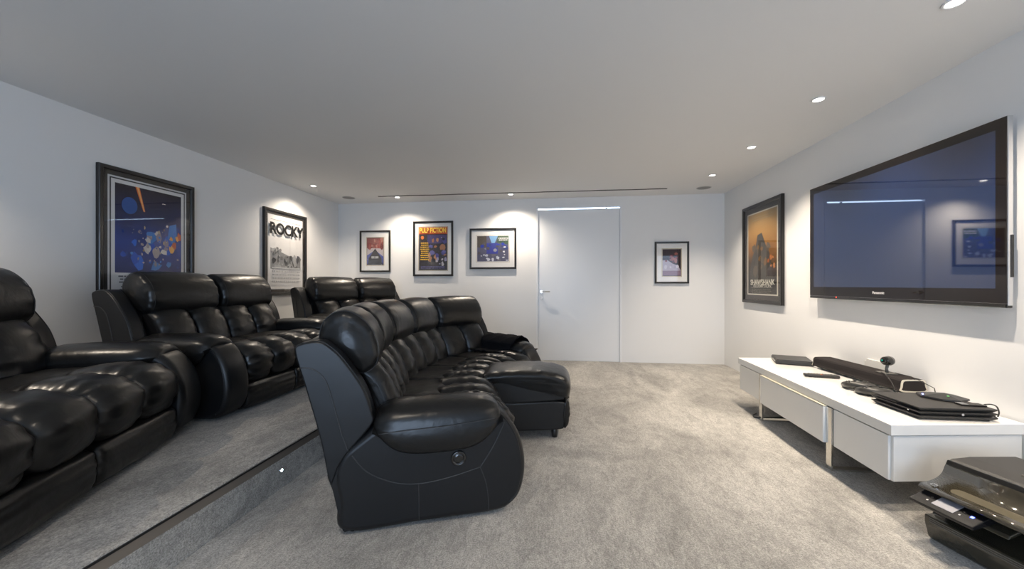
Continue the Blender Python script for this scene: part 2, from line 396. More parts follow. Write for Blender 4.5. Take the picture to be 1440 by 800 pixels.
def seat_unit(root, f, W, hl, sl_, seed, foot=True, head_r=.05, nroll=2):
    """headrest over hl=(l0,l1); backrest channels, seat pad, rolls and footrest panel over sl_"""
    h0, h1 = hl; s0, s1 = sl_
    hd = puff('headrest', HEAD, h0+.016, h1-.016, f, LEATHER, root, r=.042, rl=head_r, crown=.010, wr=.0035, n=84, mid=10, seed=seed, wlen=.045, dome=.022)
    seam('headrest_seam', [(p[0], p[1]) for p in HEAD], f, h0+head_r*.95, hd, .0016, 60, True); seam('headrest_seam', [(p[0], p[1]) for p in HEAD], f, h1-head_r*.95, hd, .0016, 60, True)
    m_ = (h0+h1)/2; b0, b1 = max(h0, s0-.06), min(h1, s1+.06); m_ = (b0+b1)/2
    for k, (a, b) in enumerate(((b0, m_), (m_, b1))):
        puff('back_cushion', BACKC, a+.002, b-.002, f, LEATHER, root, r=.045, rl=.075, crown=.014, wr=.0055, n=84, mid=6, seed=seed*7+k, wlen=.045)
    puff('seat_pad', PAD_R, s0+.002, s1-.002, f, LEATHER, root, r=.02, rl=.05, crown=.006, wr=.002, n=60, mid=6, seed=seed*5)
    for k in range(nroll):
        a, b = s0+(s1-s0)*k/nroll, s0+(s1-s0)*(k+1)/nroll
        puff('seat_roll', ROLL, a+.002, b-.002, f, LEATHER, root, r=.042, rl=.08, crown=.014, wr=.0065, n=96, mid=6, seed=seed*11+k, wlen=.045)
    if foot:
        puff('footrest_panel', FOOT, s0+.004, s1-.004, f, LEATHER, root, r=.02, rl=.03, crown=.004, wr=.003, n=72, mid=10, seed=seed*3, wlen=.5)
def arm_unit(root, f, l0, l1, outer, button=False, seed=1):
    """arm between l0 and l1; outer = l of the outside face"""
    sgn = 1 if outer == l0 else -1
    arm = puff('arm', ARM, l0, l1, f, LEATHER2, root, r=.035, rl=.04, n=96, mid=2, ends=6)
    g = lambda p, l, q: f(l, outer+sgn*p, (q-.018)+max(0, .50-q)*.85*abs((l-.41)/.29)**4)
    pad = puff('arm_pad', armpad_prof(0), .125, .70, g, LEATHER, arm, r=.05, rl=.11, crown=.010, wr=.0025, n=84, mid=14, seed=seed, ends=8, wlen=.04)
    ps = crom([(.15, .455), (.28, .462), (.45, .468), (.66, .485)], 24, False)
    tube('pad_seam', [f(p[0], outer-sgn*.0585, p[1]) for p in ps], .0018, SEAM, pad, 6) if button else None
    lo = outer-sgn*.0005
    seam('piping', [(.66, .505), (.715, .465), (.775, .36), (.797, .225), (.778, .105), (.735, .05)], f, outer+sgn*.004, arm, .004, 40, mat=LEATHER2)
    if button is not None:
        seam('side_seam', [(.035, .35), (.10, .27), (.21, .213), (.32, .195), (.45, .207), (.60, .24)], f, lo, arm)
        seam('side_seam', [(.60, .24), (.66, .33), (.715, .44)], f, lo, arm, .003)
        seam('side_seam', [(.318, .195), (.319, .10), (.32, .03)], f, lo, arm)
        seam('side_seam', [(.60, .24), (.625, .17), (.637, .10), (.64, .03)], f, lo, arm)
    if button:
        b = bmesh.new(); c0 = Vector(f(.498, outer, .293)); nrm = (Vector(f(.498, outer-sgn*.1, .293))-c0).normalized(); tx = (Vector(f(.6, outer, .293))-c0).normalized()
        def ring(rr, h): return [b.verts.new(c0+nrm*h+rr*(math.cos(2*math.pi*k/32)*tx+math.sin(2*math.pi*k/32)*Vector((0, 0, 1)))) for k in range(32)]
        rs = [ring(.036, -.004), ring(.036, .004), ring(.032, .009), ring(.026, .009), ring(.024, .003), ring(.022, .003), ring(.020, .0065), ring(.008, .005)]
        for p, q in zip(rs, rs[1:]):
            for k in range(32): b.faces.new((p[k], p[(k+1) % 32], q[(k+1) % 32], q[k]))
        b.faces.new(rs[-1])
        bt = from_bm('power_button', b, BLACKG, arm, smooth=True); bt['label'] = 'round black power recline button'
    puff('rear_panel', [(-.004, .022), (.02, .02), (.045, .022), (.03, .16), (-.01, .29), (-.066, .28), (-.045, .20), (-.028, .12)], min(outer+sgn*.006, outer+sgn*.10), max(outer+sgn*.006, outer+sgn*.10), f, LEATHER2, root, r=.003, n=60, mid=2, ends=2)
    wing = puff('wing', WING, min(outer, outer+sgn*.10), max(outer, outer+sgn*.10), f, LEATHER2, root, r=.009, rl=.016, n=96, mid=2, ends=5)
    seam('wing_piping', [(-.17, .845), (-.10, .853), (-.05, .824), (.0, .768), (.08, .642), (.116, .53)], f, outer+sgn*.012, wing, .004, 40, mat=LEATHER2)
    seam('wing_seam', [(-.172, .745), (-.12, .735), (-.075, .69), (-.045, .60), (-.01, .46), (.02, .37)], f, lo, wing, .003, 40)

LW = 1.44
def two_seater():
    root = empty('loveseat')
    f, W = unit_map((0, -LW/2), (0, LW/2), 0, 0)
    puff('back_frame', BACKF, .05, LW-.05, f, LEATHER2, root, r=.02, n=60, mid=2)
    box('base', (.06, -LW/2+.10, .03), (.72, LW/2-.10, .24), DARKGAP, root)
    seat_unit(root, f, W, (.10, LW/2), (.20, LW/2), 3); seat_unit(root, f, W, (LW/2, LW-.10), (LW/2, LW-.20), 8)
    arm_unit(root, f, 0, .20, 0, None, 4); arm_unit(root, f, LW-.20, LW, LW, None, 5)
    return root
SG = 'black leather loveseats on the raised platform'
s2 = two_seater()
s1 = copy_tree(s2); s3 = copy_tree(s2)
s2.location = (-2.93, 2.88, PZ); s2.scale = (1, .95, 1); tag(s2, 'black leather two seat recliner sofa beneath the tall blue poster, square to the wall', 'sofa', SG)
s1.location = (-2.655, 1.07, PZ); s1.rotation_euler.z = R(23); s1.scale = (1, 1.12, 1); tag(s1, 'black leather two seat recliner sofa on the platform beside the bare stretch of wall', 'sofa', SG)
s3.location = (-2.66, 4.70, PZ); s3.rotation_euler.z = R(-25); tag(s3, 'black leather two seat recliner sofa angled into the far corner below the small pictures', 'sofa', SG)

# ---- curved sectional on the lower floor
root = empty('sectional_sofa', (-.9, 2.7, 0), 0, 'curved black leather sectional sofa with a central chaise on the lower carpet', 'sofa')
OG = (-.9, 2.7)
H = [(-.965, 1.65), (-1.12, 2.03), (-1.249, 2.466), (-1.265, 2.917), (-1.208, 3.43), (-.884, 3.97)]
TH = [(20, 19), (19, 13), (13, 9), (9, -16), (-16, -31)]
for i in range(5):
    f, W = unit_map(H[i], H[i+1], TH[i][0], TH[i][1], 0, OG)
    s0, s1_ = (.10, W) if i == 0 else ((0, W-.10) if i == 4 else (0, W))
    puff('back_frame', BACKF, 0, W, f, LEATHER2, root, r=.012, n=60, mid=2)
    seat_unit(root, f, W, (-.02 if i == 0 else 0, W), (s0, s1_), 20+i, foot=(i in (0, 1, 3, 4)), head_r=.042)
    puff('base', [(.05, .03), (.70, .03), (.70, .24), (.05, .24)], .02, W-.02, f, DARKGAP, root, r=.002, n=20, mid=1, ends=1)
    if i == 2:
        # chaise extension: padded top in two lengths, boxed sides, legs
        CH = [(.74, .462), (.86, .482), (1.05, .484), (1.22, .47), (1.33, .43), (1.365, .36), (1.355, .285), (1.315, .275), (1.295, .36), (1.2, .405), (1.0, .41), (.78, .40)]
        lo_, hi_ = -.05, W+.02
        puff('chaise_top', CH, lo_, hi_, f, LEATHER, root, r=.03, rl=.07, crown=.008, wr=.004, n=100, mid=10, seed=91, wlen=.05)
        puff('chaise_side', [(.70, .275), (1.31, .275), (1.325, .33), (1.30, .385), (1.2, .425), (.95, .435), (.70, .435)], lo_+.02, hi_-.02, f, LEATHER2, root, r=.012, n=72, mid=3)
        puff('chaise_base', [(.66, .075), (.95, .07), (1.29, .07), (1.322, .10), (1.325, .18), (1.32, .262), (.95, .268), (.66, .268)], lo_+.01, hi_-.01, f, LEATHER2, root, r=.012, n=72, mid=3)
        puff('front_band', [(1.325, .27), (1.355, .26), (1.365, .18), (1.35, .10), (1.325, .075), (1.31, .17)], lo_+.005, hi_-.005, f, LEATHER, root, r=.015, rl=.025, n=60, mid=6, wr=.003, seed=5)
        for dd, l in ((1.25, .03), (1.25, W-.06)):
            c = f(dd, l, 0); lathe('leg', [(.019, 0), (.021, .03), (.021, .085)], (c[0], c[1], 0), BLACKP, root, 'z', 16)
# arms at both ends
d0 = Vector((math.cos(R(20)), math.sin(R(20)))); n0 = Vector((-d0.y, d0.x))
f, W = unit_map(Vector(H[0])-.10*n0, Vector(H[0])+.10*n0, 20, 20, 0, OG); arm_unit(root, f, 0, .20, 0, True, 14)
d1 = Vector((math.cos(R(-31)), math.sin(R(-31)))); n1 = Vector((-d1.y, d1.x))
f5, W = unit_map(Vector(H[5])-.10*n1, Vector(H[5])+.10*n1, -31, -31, 0, OG); arm_unit(root, f5, 0, .20, .20, None, 15)
# ---- throw folded over the far arm
bm = bmesh.new()
sec = crom([(-.062, .37), (-.068, .43), (-.06, .50), (-.038, .555), (.03, .592), (.10, .60), (.17, .59), (.235, .548), (.25, .50), (.268, .476), (.32, .474), (.38, .476)], 44, False)
dl = [.16+(.44)*k/22 for k in range(23)]; rg = random.Random(4); G = []
for j, dd in enumerate(dl):
    row = []
    for i, (o_, z_) in enumerate(sec):
        wv = .004*math.sin(dd*40+o_*30)+.003*math.sin(dd*85+i)
        p = f5(dd+.012*math.sin(i*.3), .20-o_, z_+wv); row.append(Vector((p[0]+OG[0], p[1]+OG[1], p[2])))
    G.append(row)
def shell(bm, G, t):
    ny, nx = len(G), len(G[0]); top = [[bm.verts.new(p) for p in r_] for r_ in G]; bot = [[bm.verts.new(p-Vector((0, 0, t))) for p in r_] for r_ in G]
    for j in range(ny-1):
        for i in range(nx-1):
            bm.faces.new((top[j][i], top[j][i+1], top[j+1][i+1], top[j+1][i])); bm.faces.new((bot[j][i], bot[j+1][i], bot[j+1][i+1], bot[j][i+1]))
    for i in range(nx-1):
        bm.faces.new((top[0][i], bot[0][i], bot[0][i+1], top[0][i+1])); bm.faces.new((top[-1][i], top[-1][i+1], bot[-1][i+1], bot[-1][i]))
    for j in range(ny-1):
        bm.faces.new((top[j][0], top[j+1][0], bot[j+1][0], bot[j][0])); bm.faces.new((top[j][-1], bot[j][-1], bot[j+1][-1], top[j+1][-1]))
shell(bm, G, .008)
bl = empty('throw_blanket', (G[11][22].x, G[11][22].y, .60), 0, 'black knitted throw folded over the sofa arm nearest the door', 'blanket')
for v in bm.verts: v.co -= bl.location
from_bm('cloth', bm, THROW, bl, smooth=True)
bm = bmesh.new()
for j in range(0, 23):
    for q in range(2):
        p = G[j][-1]+Vector((rg.uniform(-.01, .01), rg.uniform(-.01, .01), 0)); dirn = (G[j][-1]-G[j][-4]).normalized()
        add_tube(bm, [p-bl.location, p+dirn*.02+Vector((rg.uniform(-.006, .006), rg.uniform(-.006, .006), .003))-bl.location, p+dirn*.045+Vector((rg.uniform(-.015, .015), rg.uniform(-.015, .015), -.002))-bl.location], [.003, .003, .0015], 5)
o = from_bm('fringe', bm, THROW, bl, smooth=True)

# ================================================================= PICTURES
def framed(name, wall, cu, cz, w_, h_, fw, mw, label, polys, matcol=MATW, inner=None, group=None, dep=.032, rim=None):
    """wall: 'L','R','B'. picture centre cu along the wall, cz height. local frame: X across (as seen), Y up, Z out of the wall"""
    loc = {'L': (XL, cu, cz), 'R': (XR, cu, cz), 'B': (cu, YB, cz)}[wall]
    rot = {'L': Matrix(((0, 0, 1), (1, 0, 0), (0, 1, 0))), 'R': Matrix(((0, 0, -1), (-1, 0, 0), (0, 1, 0))), 'B': Matrix(((1, 0, 0), (0, 0, -1), (0, 1, 0)))}[wall]
    t = empty(name, loc, 0, label, 'picture', group); t.rotation_euler = rot.to_euler()
    x, y = w_/2, h_/2
    bm = bmesh.new()
    # mitred moulding swept round
    prof = [(0, .001), (0, dep*.85), (fw*.15, dep), (fw*.75, dep*.94), (fw, dep*.66), (fw, .001)]
    cs = [(-1, -1), (1, -1), (1, 1), (-1, 1)]
    V = [[bm.verts.new((sx*(x-o_), sy*(y-o_), h__)) for o_, h__ in prof] for sx, sy in cs]
    for i in range(4):
        a, b = V[i], V[(i+1) % 4]
        for k in range(len(prof)): bm.faces.new((a[k], a[(k+1) % len(prof)], b[(k+1) % len(prof)], b[k]))
    from_bm('frame', bm, FRAMEB, t)
    xi, yi = x-fw, y-fw
    box('mount', (-xi-.002, -yi-.002, .002), (xi+.002, yi+.002, dep*.35), matcol, t)
    z = dep*.35+.0004
    px_, py_ = x-fw-mw, y-fw-mw
    if inner:
        for k, (off, colr, th) in enumerate(inner):
            bm = bmesh.new()
            for (a, b) in (((-px_-off, -py_-off), (px_+off, -py_-off+th)), ((-px_-off, py_+off-th), (px_+off, py_+off)), ((-px_-off, -py_-off+th), (-px_-off+th, py_+off-th)), ((px_+off-th, -py_-off+th), (px_+off, py_+off-th))):
                add_box(bm, (a[0], a[1], z-.001), (b[0], b[1], z+.0012))
            from_bm('mount_rule', bm, colr, t)
    bm = bmesh.new(); mats = []
    for k, (col, pts) in enumerate(polys):
        mt = col if not isinstance(col, tuple) else flat(col)
        if mt not in mats: mats.append(mt)
        zz = z+.0002+.00012*k
        fc = bm.faces.new([bm.verts.new(((u*2-1)*px_, (v*2-1)*py_, zz)) for u, v in pts]); fc.material_index = mats.index(mt)
    me = bpy.data.meshes.new('print'); bm.to_mesh(me); bm.free()
    pr = link_mesh('print', me, mats, t)
    bm = bmesh.new(); bm.faces.new([bm.verts.new((sx*(xi+.001), sy*(yi+.001), dep*.62)) for sx, sy in cs]); from_bm('glass', bm, GLASS, t)
    return t, pr, px_, py_, z+.0002+.00012*(len(polys)+1)
def rect(a, b, c, d): return [(a, b), (c, b), (c, d), (a, d)]
def disc(u, v, ru, rv, n=28): return [(u+ru*math.cos(2*math.pi*k/n), v+rv*math.sin(2*math.pi*k/n)) for k in range(n)]
def blobs(seed, n, pal, u0, v0, u1, v1, smin, smax):
    rg = random.Random(seed); out = []
    for k in range(n):
        u, v = rg.uniform(u0, u1), rg.uniform(v0, v1); s = rg.uniform(smin, smax); ph = rg.uniform(0, 6.28); m = rg.randint(5, 9); el = rg.uniform(.5, 1.3)
        pts = []
        for i in range(m):
            a = 2*math.pi*i/m+ph; q = s*rg.uniform(.6, 1.1)
            pts.append((min(.995, max(.005, u+q*math.cos(a))), min(.995, max(.005, v+q*el*math.sin(a)))))
        out.append((pal[rg.randrange(len(pal))], pts))
    return out
def lines(col, u0, u1, v0, n, dv, hh, seed=0, fill=(.7, 1)):
    rg = random.Random(seed); out = []
    for k in range(n):
        v = v0-k*dv; m = (u0+u1)/2; hw = (u1-u0)/2*rg.uniform(*fill)
        u = m-hw
        while u < m+hw:
            q = rg.uniform(.02, .06); out.append((col, rect(u, v, min(u+q, m+hw), v+hh))); u += q+.012
    return out
def grad_mat(name, stops, axis='Y', noise=.08, scale=6):
    m = nm(name, (.5, .5, .5), .6, spec=.2); tc = nd(m, 'ShaderNodeTexCoord'); sx = nd(m, 'ShaderNodeSeparateXYZ'); lk(m, tc.outputs['Generated'], sx.inputs[0])
    n = tex_noise(m, scale, 5, .6); ad = nd(m, 'ShaderNodeMath', operation='MULTIPLY_ADD'); ad.inputs[1].default_value = noise*2; lk(m, n.outputs[0], ad.inputs[0])
    lk(m, sx.outputs[axis], ad.inputs[2]); sb = nd(m, 'ShaderNodeMath', operation='SUBTRACT'); lk(m, ad.outputs[0], sb.inputs[0]); sb.inputs[1].default_value = noise
    lk(m, ramp(m, sb.outputs[0], stops), m.node_tree.nodes['Principled BSDF'].inputs['Base Color']); return m
WHT = (.78, .77, .76)
# tall blue abstract poster (left wall)
NAVY = grad_mat('night_blue_print', [(.0, (.012, .012, .03)), (.28, (.012, .03, .16)), (.5, (.02, .06, .32)), (.72, (.015, .02, .09)), (1, (.012, .010, .014))], 'Y', .12, 5)
P_ = [(WHT, rect(0, 0, 1, 1)), (NAVY, rect(.045, .24, .955, .97))]
P_ += blobs(3, 20, [(.02, .10, .55), (.03, .16, .70), (.015, .04, .22), (.05, .22, .60)], .10, .30, .92, .66, .03, .10)
P_ += blobs(5, 16, [(.62, .58, .55), (.70, .66, .62), (.42, .36, .36), (.30, .26, .32)], .34, .34, .74, .68, .018, .055)
P_ += blobs(6, 6, [(.75, .22, .04), (.85, .42, .10), (.60, .12, .04)], .74, .46, .93, .60, .02, .05)
P_ += [((.85, .20, .05), [(.29, .97), (.345, .97), (.42, .77), (.395, .77)]), ((.95, .55, .2), [(.31, .97), (.33, .97), (.413, .77), (.402, .77)])] + blobs(8, 26, [(.03, .14, .62), (.02, .07, .32), (.06, .25, .68), (.30, .30, .36)], .08, .28, .9, .62, .008, .022) + blobs(9, 16, [(.6, .55, .52), (.35, .26, .16), (.5, .42, .3)], .36, .32, .72, .66, .008, .02)
P_ += [((.06, .12, .34), disc(.21, .80, .10, .07))] + lines((.16, .16, .17), .07, .93, .205, 3, .024, .011, 2, (.9, 1)) + lines((.22, .22, .23), .07, .40, .12, 3, .024, .011, 4, (.8, 1))
framed('framed_poster', 'L', 2.79, 1.44, .745, 1.13, .034, .055, 'large blue night poster with white border in a black frame above the middle sofa', P_, MATD, [(.022, nm('mount_white', (.7, .7, .7), .6), .012), (.008, nm('mount_black', (.02, .02, .02), .6), .006)], 'framed posters')
# black and white poster with the bold title
GREYG = grad_mat('grey_landscape_print', [(0, (.03, .03, .03)), (.35, (.16, .16, .16)), (.75, (.40, .40, .40)), (1, (.72, .72, .72))], 'Y', .16, 9)
P_ = [(WHT, rect(0, 0, 1, 1)), ((.28, .28, .28), [(.05, .27), (.95, .27), (.95, .42), (.75, .45), (.55, .47), (.30, .52), (.05, .56)])]
P_ += blobs(12, 34, [(.05, .05, .05), (.10, .10, .10), (.20, .20, .20), (.40, .40, .40)], .08, .29, .92, .44, .02, .07)
P_ += blobs(14, 14, [(.30, .30, .30), (.42, .42, .42), (.15, .15, .15)], .08, .44, .34, .55, .02, .05)
P_ += [((.55, .55, .55), rect(.08, .275, .92, .295)), ((.10, .10, .10), rect(.05, .945, .95, .95))] + lines((.45, .45, .46), .06, .94, .225, 4, .047, .022, 7, (.9, 1)) 
t, pr, px_, py_, zz = framed('framed_poster', 'L', 4.385, 1.49, .745, 1.03, .034, .045, 'black and white poster with a bold dark title on the sofa wall', P_, MATD, [(.012, nm('mount_white', (.7, .7, .7), .6), .012)], 'framed posters')
text_obj('title', 'ROCKY', .185, flat((.02, .02, .02)), pr, Matrix.Translation((0, py_*.64, zz)), .006, .0004, .93)
# amber and charcoal poster (right wall)
AMBER = grad_mat('amber_print', [(.0, (.035, .032, .03)), (.24, (.04, .036, .034)), (.38, (.07, .045, .025)), (.56, (.22, .10, .03)), (.75, (.36, .20, .065)), (1, (.30, .21, .10))], 'Y', .07, 5)
P_ = [(CREAM, rect(0, 0, 1, 1)), (AMBER, rect(.03, .015, .97, .985))]
P_ += [((.06, .055, .05), [(.10, .18), (.86, .18), (.80, .34), (.74, .50), (.62, .60), (.50, .74), (.36, .72), (.30, .58), (.20, .48), (.12, .36)])]
P_ += blobs(23, 14, [(.05, .045, .04), (.10, .08, .06), (.16, .09, .04)], .2, .28, .75, .58, .03, .08)
P_ += blobs(24, 6, [(.40, .16, .05), (.30, .10, .04)], .70, .30, .92, .46, .02, .05)
P_ += lines((.30, .24, .15), .10, .95, .93, 2, .03, .010, 8, (.8, 1)) + lines((.20, .19, .17), .10, .92, .085, 4, .020, .008, 9, (.7, 1))
t, pr, px_, py_, zz = framed('framed_poster', 'R', 4.555, 1.453, .83, 1.135, .04, .055, 'amber and charcoal poster in a black frame on the television wall', P_, MATD, None, 'framed posters')
text_obj('title', 'SHAWSHANK', .085, flat((.55, .54, .48)), pr, Matrix.Translation((.03, -py_*.70, zz)), .001, .0003, .95)
text_obj('title', 'REDEMPTION', .042, flat((.45, .44, .40)), pr, Matrix.Translation((.03, -py_*.785, zz)), .0004, .0003, 1.45)
GOLD = nm('gold_fillet', (.45, .36, .20), .4, .4)
# far wall pictures
P_ = [((.05, .045, .05), rect(0, 0, 1, 1)), ((.28, .10, .09), rect(.02, .55, .98, .98)), ((.10, .12, .34), rect(.02, .03, .98, .48)), ((.50, .45, .46), [(.02, .35), (.02, .62), (.98, .60), (.98, .30), (.5, .55)])]
P_ += blobs(31, 16, [(.32, .09, .08), (.18, .06, .06), (.45, .22, .18), (.08, .05, .06)], .1, .62, .9, .95, .05, .12) + [((.045, .045, .05), [(.08, .03), (.12, .25), (.5, .60), (.88, .25), (.94, .03)])] + [((.40, .40, .40), rect(.28, .24, .46, .32)), ((.40, .40, .40), rect(.50, .24, .70, .32))]
framed('framed_picture', 'B', -2.79, 1.608, .49, .635, .024, .085, 'small portrait picture of a dark gable under a red sky, by the corner', P_, MATW, [(.010, GOLD, .006)], 'framed pictures on the far wall')
P_ = [((.03, .025, .03), rect(0, 0, 1, 1)), ((.50, .09, .03), rect(.0, .84, 1, 1)), ((.06, .05, .14), rect(.30, .62, .98, .82)), ((.55, .16, .03), disc(.12, .76, .055, .04))]
P_ += blobs(41, 22, [(.30, .14, .07), (.40, .20, .10), (.06, .06, .22), (.10, .10, .30), (.02, .02, .03)], .35, .18, .92, .74, .04, .10) + blobs(43, 8, [(.45, .42, .45), (.30, .28, .40)], .6, .14, .95, .26, .03, .06)
P_ += lines((.72, .44, .05), .05, .36, .62, 9, .048, .024, 44, (.8, 1)) + lines((.14, .14, .28), .05, .95, .075, 2, .035, .018, 45, (.9, 1))
t, pr, px_, py_, zz = framed('framed_picture', 'B', -1.873, 1.638, .62, .825, .028, .062, 'red banner picture with a yellow title, in a black frame on the far wall', P_, MATW, [(.010, GOLD, .006)], 'framed pictures on the far wall')
text_obj('title', 'PULP FICTION', .098, flat((.85, .60, .10)), pr, Matrix.Translation((0, py_*.84, zz)), .003, .0003, .66)
P_ = [((.10, .10, .16), rect(0, 0, 1, 1)), ((.20, .38, .62), [(.38, 1), (.66, 1), (.56, .72), (.46, .72)]), ((.06, .10, .06), [(.62, .74), (.66, 1), (1, 1), (1, .66)]), ((.09, .075, .06), rect(0, .55, .30, 1)), ((.05, .06, .30), rect(.3, .30, .66, .72))]
P_ += blobs(50, 14, [(.60, .62, .70), (.50, .52, .60), (.16, .15, .18)], .04, .03, .96, .26, .03, .07) + blobs(51, 16, [(.03, .05, .36), (.04, .06, .20), (.30, .30, .38), (.10, .09, .10)], .06, .30, .92, .70, .03, .08) + blobs(53, 3, [(.70, .71, .74)], .82, .2, .9, .6, .03, .06) + lines((.62, .62, .62), .68, .98, .88, 2, .07, .045, 52, (.9, 1))
framed('framed_picture', 'B', -.963, 1.628, .695, .60, .027, .085, 'landscape blue and white picture in a black frame beside the door', P_, MATW, [(.014, GOLD, .004)], 'framed pictures on the far wall')
P_ = [((.035, .02, .02), rect(0, 0, 1, 1)), ((.45, .41, .50), [(.0, .18), (.0, .58), (.25, .60), (.55, .46), (.85, .38), (1, .18)]), ((.24, .16, .22), rect(0, .02, 1, .20))]
P_ += blobs(61, 12, [(.22, .04, .04), (.14, .03, .03), (.35, .12, .09), (.05, .02, .02)], .08, .52, .9, .88, .05, .13) + blobs(62, 8, [(.60, .57, .64), (.40, .36, .46)], .08, .22, .85, .45, .04, .10)
framed('framed_picture', 'B', 1.562, 1.405, .455, .582, .024, .08, 'small portrait picture in maroon and lilac, alone right of the door', P_, MATW, [(.010, GOLD, .007)], 'framed pictures on the far wall')
for o in bpy.data.objects:
    if o.get('label') == 'small portrait picture in maroon and lilac, alone right of the door': o['label'] = 'small portrait picture in maroon and lilac between the door and the television wall'

# ================================================================= TELEVISION
TY0, TY1, TZ0, TZ1 = 2.163, 3.652, .995, 1.937
tv = empty('television', (XR, (TY0+TY1)/2, (TZ0+TZ1)/2), 0, 'large wall mounted flat television with a black bezel and blue dark screen', 'television')
hw, hh = (TY1-TY0)/2, (TZ1-TZ0)/2; FX = -.06          # glass front at x = XR-.06
box('rear_shell', (-.048, -hw+.06, -hh+.05), (-.016, hw-.06, hh-.05), BLACKM, tv, .006)
bm = bmesh.new(); add_box(bm, (FX+.002, -hw, -hh), (-.034, hw, hh), .003)
from_bm('cabinet', bm, SILVER, tv)
BEZEL = nm('smoked_bezel_glass', (.010, .007, .007), .03, coat=.3); SCREEN = nm('dark_blue_screen', (.010, .022, .075), .03, spec=.9, coat=1.0)
bx, bt, bb = .052, .055, .085
bm = bmesh.new()
for a, b in (((-hw+.003, -hh+.010), (hw-.003, -hh+bb)), ((-hw+.003, hh-bt), (hw-.003, hh-.003)), ((-hw+.003, -hh+bb), (-hw+bx, hh-bt)), ((hw-bx, -hh+bb), (hw-.003, hh-bt))):
    add_box(bm, (FX-.001, a[0], a[1]), (FX+.002, b[0], b[1]))
from_bm('bezel', bm, BEZEL, tv)
box('screen', (FX-.001, -hw+bx, -hh+bb), (FX+.002, hw-bx, hh-bt), SCREEN, tv)
box('speaker_bar', (FX-.002, -hw+.002, -hh-.012), (-.034, hw-.002, -hh+.009), BLACKG, tv, .004)
box('wall_bracket', (-.018, -.25, -.2), (-.0005, .25, .2), BLACKMETAL, tv)
rotR = Matrix(((0, 0, -1), (-1, 0, 0), (0, 1, 0))).to_4x4()
text_obj('maker_name', 'Panasonic', .025, nm('logo_silver', (.65, .65, .65), .3), tv, Matrix.Translation((FX-.0015, 0.02, -hh+.047)) @ rotR, .0006, .0004)
lathe('standby_light', [(.005, 0), (.0045, -.002)], (FX-.0025, .42, -hh+.003), nm('red_led', (.5, .02, .01), .3, emit=(1, .1, .05), es=2), tv, 'x', 12)
box('input_panel', (-.045, -hw-.004, -.33), (-.036, -hw, -.12), BLACKM, tv)

# ================================================================= MEDIA CONSOLE
ST = .425
con = empty('media_console', (1.60, 2.9, 0), 0, 'long white lacquered media console on polished metal legs under the television', 'console')
def rel(pts): return [(x-1.60, y-2.9) for x, y in pts]
prism('worktop', rel([(1.585, 2.035), (2.245, 2.13), (2.245, 3.80), (1.645, 3.745)]), 'z', ST-.052, ST, WHITE_GLOSS, con, .0025)
prism('carcass', rel([(1.622, 2.066), (2.235, 2.15), (2.235, 3.785), (1.672, 3.725)]), 'z', .155, ST-.054, WHITE_GLOSS, con)
def fx(y, off=0): return 1.585+(y-2.035)*(.06/1.71)+off
def front(y0, y1, o0, o1, z0, z1): return rel([(fx(y0, o0), y0), (fx(y1, o0), y1), (fx(y1, o1), y1), (fx(y0, o1), y0)]), z0, z1
def dpanel(name, y0, y1, o0, o1, z0, z1, mat=WHITE_GLOSS, bev=.0025):
    p, a, b = front(y0, y1, o0, o1, z0, z1); return prism(name, p, 'z', a, b, mat, con, bev)
dpanel('drawer_front', 2.062, 2.455, .006, .030, .148, ST-.060)
dpanel('drawer_front', 2.505, 3.285, -.020, .030, .148, ST-.060, bev=.004)
dpanel('drawer_front', 3.335, 3.722, .006, .030, .148, ST-.060)
pl_ = dpanel('pull_lip', 2.505, 3.285, -.020, .004, ST-.0595, ST-.0535, nm('pull_lip_cream', (.62, .58, .46), .35), 0)
prism('end_panel', rel([(1.603, 2.045), (2.235, 2.137), (2.235, 2.149), (1.603, 2.061)]), 'z', .148, ST-.056, WHITE_GLOSS, con, .002)
for yy in (2.48, 3.31):
    bm = bmesh.new(); x0, x1 = fx(yy, -.004)-1.60, .60; y0, y1 = yy-.022-2.9, yy+.022-2.9
    add_box(bm, (x0, y0, .0), (x0+.010, y1, ST-.056)); add_box(bm, (x1, y0, 0), (x1+.010, y1, .15)); add_box(bm, (x0+.01, y0, 0), (x1, y1, .010))
    from_bm('leg', bm, CHROME, con)
tube('floor_cable', [(1.665, 3.46, .006), (1.62, 3.42, .006), (1.60, 3.36, .006), (1.63, 3.345, .006), (1.70, 3.36, .006), (1.9, 3.4, .006)], .005, BLACKP)
tag(bpy.data.objects['floor_cable'], 'black cable loop on the carpet under the console', 'cable')

# ---- things on the console
def thing(name, x, y, z, rz, label, cat, group=None): return empty(name, (x, y, z), R(rz), label, cat, group)
# flat black disc player at the far end
pb = thing('disc_player', 2.0, 3.56, ST, -20, 'flat black disc player at the far end of the console', 'player')
box('case', (-.13, -.135, .004), (.13, .135, .034), BLACKM, pb, .004); box('lid_plate', (-.125, -.13, .034), (.125, .13, .040), BLACKP, pb, .002); box('front_slot', (-.1315, -.10, .014), (-.129, .10, .022), BLACKG, pb)
for sx in (-.1, .1):
    for sy in (-.1, .1): lathe('foot', [(.012, 0), (.012, .005)], (sx, sy, 0), BLACKP, pb, 'z', 12)
pd = thing('tablet', 2.10, 3.745, ST, 0, 'thin black tablet lying behind the disc player', 'tablet')
box('body', (-.11, -.04, 0), (.07, .035, .008), BLACKM, pd, .003); box('screen', (-.10, -.032, .008), (.06, .028, .0086), BLACKG, pd)
